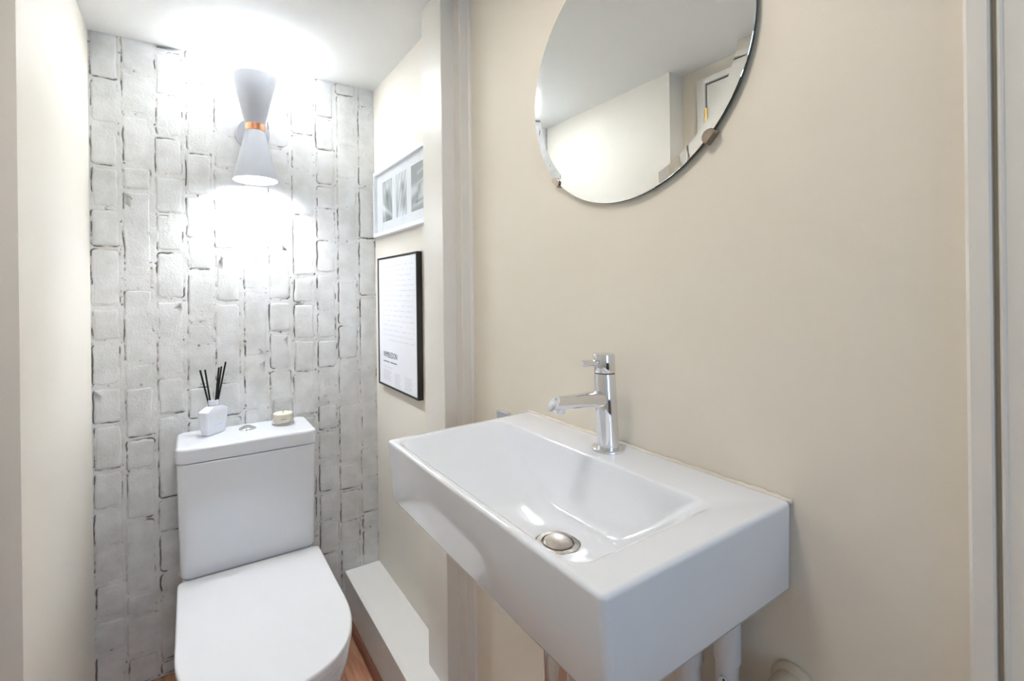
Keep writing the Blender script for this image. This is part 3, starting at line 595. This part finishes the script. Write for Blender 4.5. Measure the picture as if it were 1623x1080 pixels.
for i in range(60):
    v = i / 59; p = bq(0, v, ZT); w = 0.0015 + 0.0030 * random.random()
    sv.append([(-0.0003, p[1], ZT - 0.006), (-0.0003, p[1], ZT + w), (-0.0016, p[1], ZT + w * 0.8), (-0.0045, p[1], ZT + 0.0012), (-0.005, p[1], ZT - 0.003)])
under(bas, loft('sealant', sv, M['sealant']))

# ------------------------------------------------------------------ tap
TXp, TYp, TZp = -0.0470, 0.5600, ZT + 0.0003
tap = empty('basin_tap', (TXp, TYp, TZp), 'chrome pillar mixer tap with short lever standing on the basin', 'tap')
lean = -0.0075 / 0.16
def tp(r, z, n=48): return [(lean * z + r * math.cos(2 * math.pi * i / n), r * math.sin(2 * math.pi * i / n), z) for i in range(n)]
def sharp(o, deg=35):
    bm = bmesh.new(); bm.from_mesh(o.data)
    for e in bm.edges:
        if len(e.link_faces) == 2 and e.calc_face_angle(0) > math.radians(deg): e.smooth = False
    bm.to_mesh(o.data); bm.free(); return o
revolve('base_ring', [(0.0, 0.0), (0.0268, 0.0), (0.0268, 0.0035), (0.0258, 0.0048), (0.019, 0.0052), (0.0, 0.0052)], M['chrome'], tap)
sharp(loft('tap_body', [tp(0.0182, 0.0050), tp(0.0182, 0.012), tp(0.0178, 0.06), tp(0.0176, 0.1285), tp(0.0172, 0.1292)], M['chrome'], tap))
sharp(loft('body_groove', [tp(0.0160, 0.1285), tp(0.0160, 0.1312)], M['dark'], tap))
sharp(loft('tap_head', [tp(0.0172, 0.1308), tp(0.0176, 0.1315), tp(0.0178, 0.1605), tp(0.0170, 0.1618)], M['chrome'], tap))
lv = tube('lever', [(-0.020, 0, 0.1475), (-0.026, 0, 0.1480), (-0.055, 0, 0.1490), (-0.0575, 0, 0.1491)], [0.0038, 0.0050, 0.0054, 0.0042], M['chrome'], tap, 20)
n = 32; sl = []
for x, zc, rad in ((-0.006, 0.0870, 0.0138), (-0.06, 0.0893, 0.0124)): sl.append([(x, rad * math.cos(2 * math.pi * i / n), zc + rad * math.sin(2 * math.pi * i / n)) for i in range(n)])
for rad, k_ in ((0.0104, 1.0), (0.0092, 0.9)): sl.append([(-0.1180 + 0.0085 * k_ * math.sin(2 * math.pi * i / n), rad * math.cos(2 * math.pi * i / n), 0.0920 + rad * math.sin(2 * math.pi * i / n)) for i in range(n)])
sp = sharp(loft('spout', sl, M['chrome'], tap), 30)
revolve('aerator', [(0.0, 0.0755), (0.0078, 0.0755), (0.0085, 0.0765), (0.0085, 0.088), (0.0, 0.088)], M['chrome'], tap, loc=(-0.1060, 0, 0), n=28)

# ------------------------------------------------------------------ under the basin and on the wall
tr = empty('basin_trap', (wpos.x, wpos.y, 0.5), 'chrome bottle trap hanging under the basin', 'pipe')
under(tr, tube('tail_pipe', [(wpos.x, wpos.y, 0.56), (wpos.x, wpos.y, ZB - 0.0005)], 0.0165, M['chrome'], n=32))
under(tr, revolve('slip_nut', [(0.0165, 0.795), (0.0225, 0.795), (0.0225, 0.775), (0.0165, 0.775)], M['chrome'], loc=(wpos.x, wpos.y, 0), n=32, closed=True))
under(tr, revolve('trap_bottle', [(0.0, 0.50), (0.020, 0.50), (0.0225, 0.505), (0.0225, 0.70), (0.020, 0.715), (0.0165, 0.72), (0.0, 0.72)], M['chrome'], loc=(wpos.x, wpos.y, 0), n=40))
under(tr, tube('outlet_pipe', [(wpos.x + 0.018, wpos.y, 0.66), (-0.0005, wpos.y, 0.66)], 0.016, M['chrome'], n=24))
for i, (vy, vx, top, r_, lab) in enumerate(((0.418, -0.042, 0.839, 0.0150, 'white water pipe with a fitting under the basin, next to the chrome trap'), (0.366, -0.036, 0.839, 0.0130, 'white water pipe with a slotted isolating valve, under the near end of the basin'))):
    e = empty('water_pipe', (vx, vy, 0.0), lab, 'pipe', group='water pipes under the basin')
    tube('pipe', [(0, 0, 0.0), (0, 0, top)], r_ * 0.82, M['valve'], e, 20)
    revolve('compression_nut', [(r_ * 0.8, 0.735 - 0.03 * (1 - i)), (r_ * 1.22, 0.732 - 0.03 * (1 - i)), (r_ * 1.28, 0.726 - 0.03 * (1 - i)), (r_ * 1.28, 0.775 - 0.05 * (1 - i)), (r_ * 1.2, 0.780 - 0.05 * (1 - i)), (r_ * 0.8, 0.782 - 0.05 * (1 - i))], M['valve'], e, n=12, closed=True)
    revolve('valve_body', [(r_ * 0.8, 0.66 - 0.03 * (1 - i)), (r_ * 1.08, 0.665 - 0.03 * (1 - i)), (r_ * 1.08, 0.728 - 0.03 * (1 - i)), (r_ * 0.8, 0.730 - 0.03 * (1 - i))], M['valve'], e, n=24, closed=True)
    if i == 1:
        b = tube('valve_screw', [(-0.012, -0.004, 0.705), (-0.0175, -0.0055, 0.705)], 0.0065, M['valve'], e, 16)
        box('screw_slot', (-0.0182, -0.0065, 0.7005), (-0.0170, -0.0045, 0.7095), M['dark'], b)
ps = empty('pipe_stub', (0, 0.300, 0.72), 'cream painted pipe elbow on the wall under the basin', 'pipe')
under(ps, tube('elbow', [(-0.0005, 0.300, 0.722), (-0.020, 0.300, 0.722), (-0.034, 0.300, 0.716), (-0.040, 0.300, 0.700), (-0.040, 0.300, 0.40)], 0.020, M['paintpipe'], n=24))
under(ps, revolve('collar', [(0.0200, -0.0005), (0.0265, -0.0005), (0.0265, -0.006), (0.0240, -0.010), (0.0200, -0.012)], M['paintpipe'], loc=(0, 0.300, 0.722), axis='X', n=28, closed=True))
rh = empty('toilet_roll_holder', (0, 0.925, 0.91), 'square chrome toilet roll holder on the wall behind the basin', 'holder')
under(rh, box('wall_plate', (-0.0105, 0.902, 0.888), (-0.0002, 0.948, 0.9335), M['chrome'], bevel=0.001))
under(rh, box('arm', (-0.0601, 0.916, 0.893), (-0.0107, 0.930, 0.905), M['chrome'], bevel=0.001))
under(rh, box('bar', (-0.072, 0.845, 0.893), (-0.0602, 0.946, 0.905), M['chrome'], bevel=0.001))
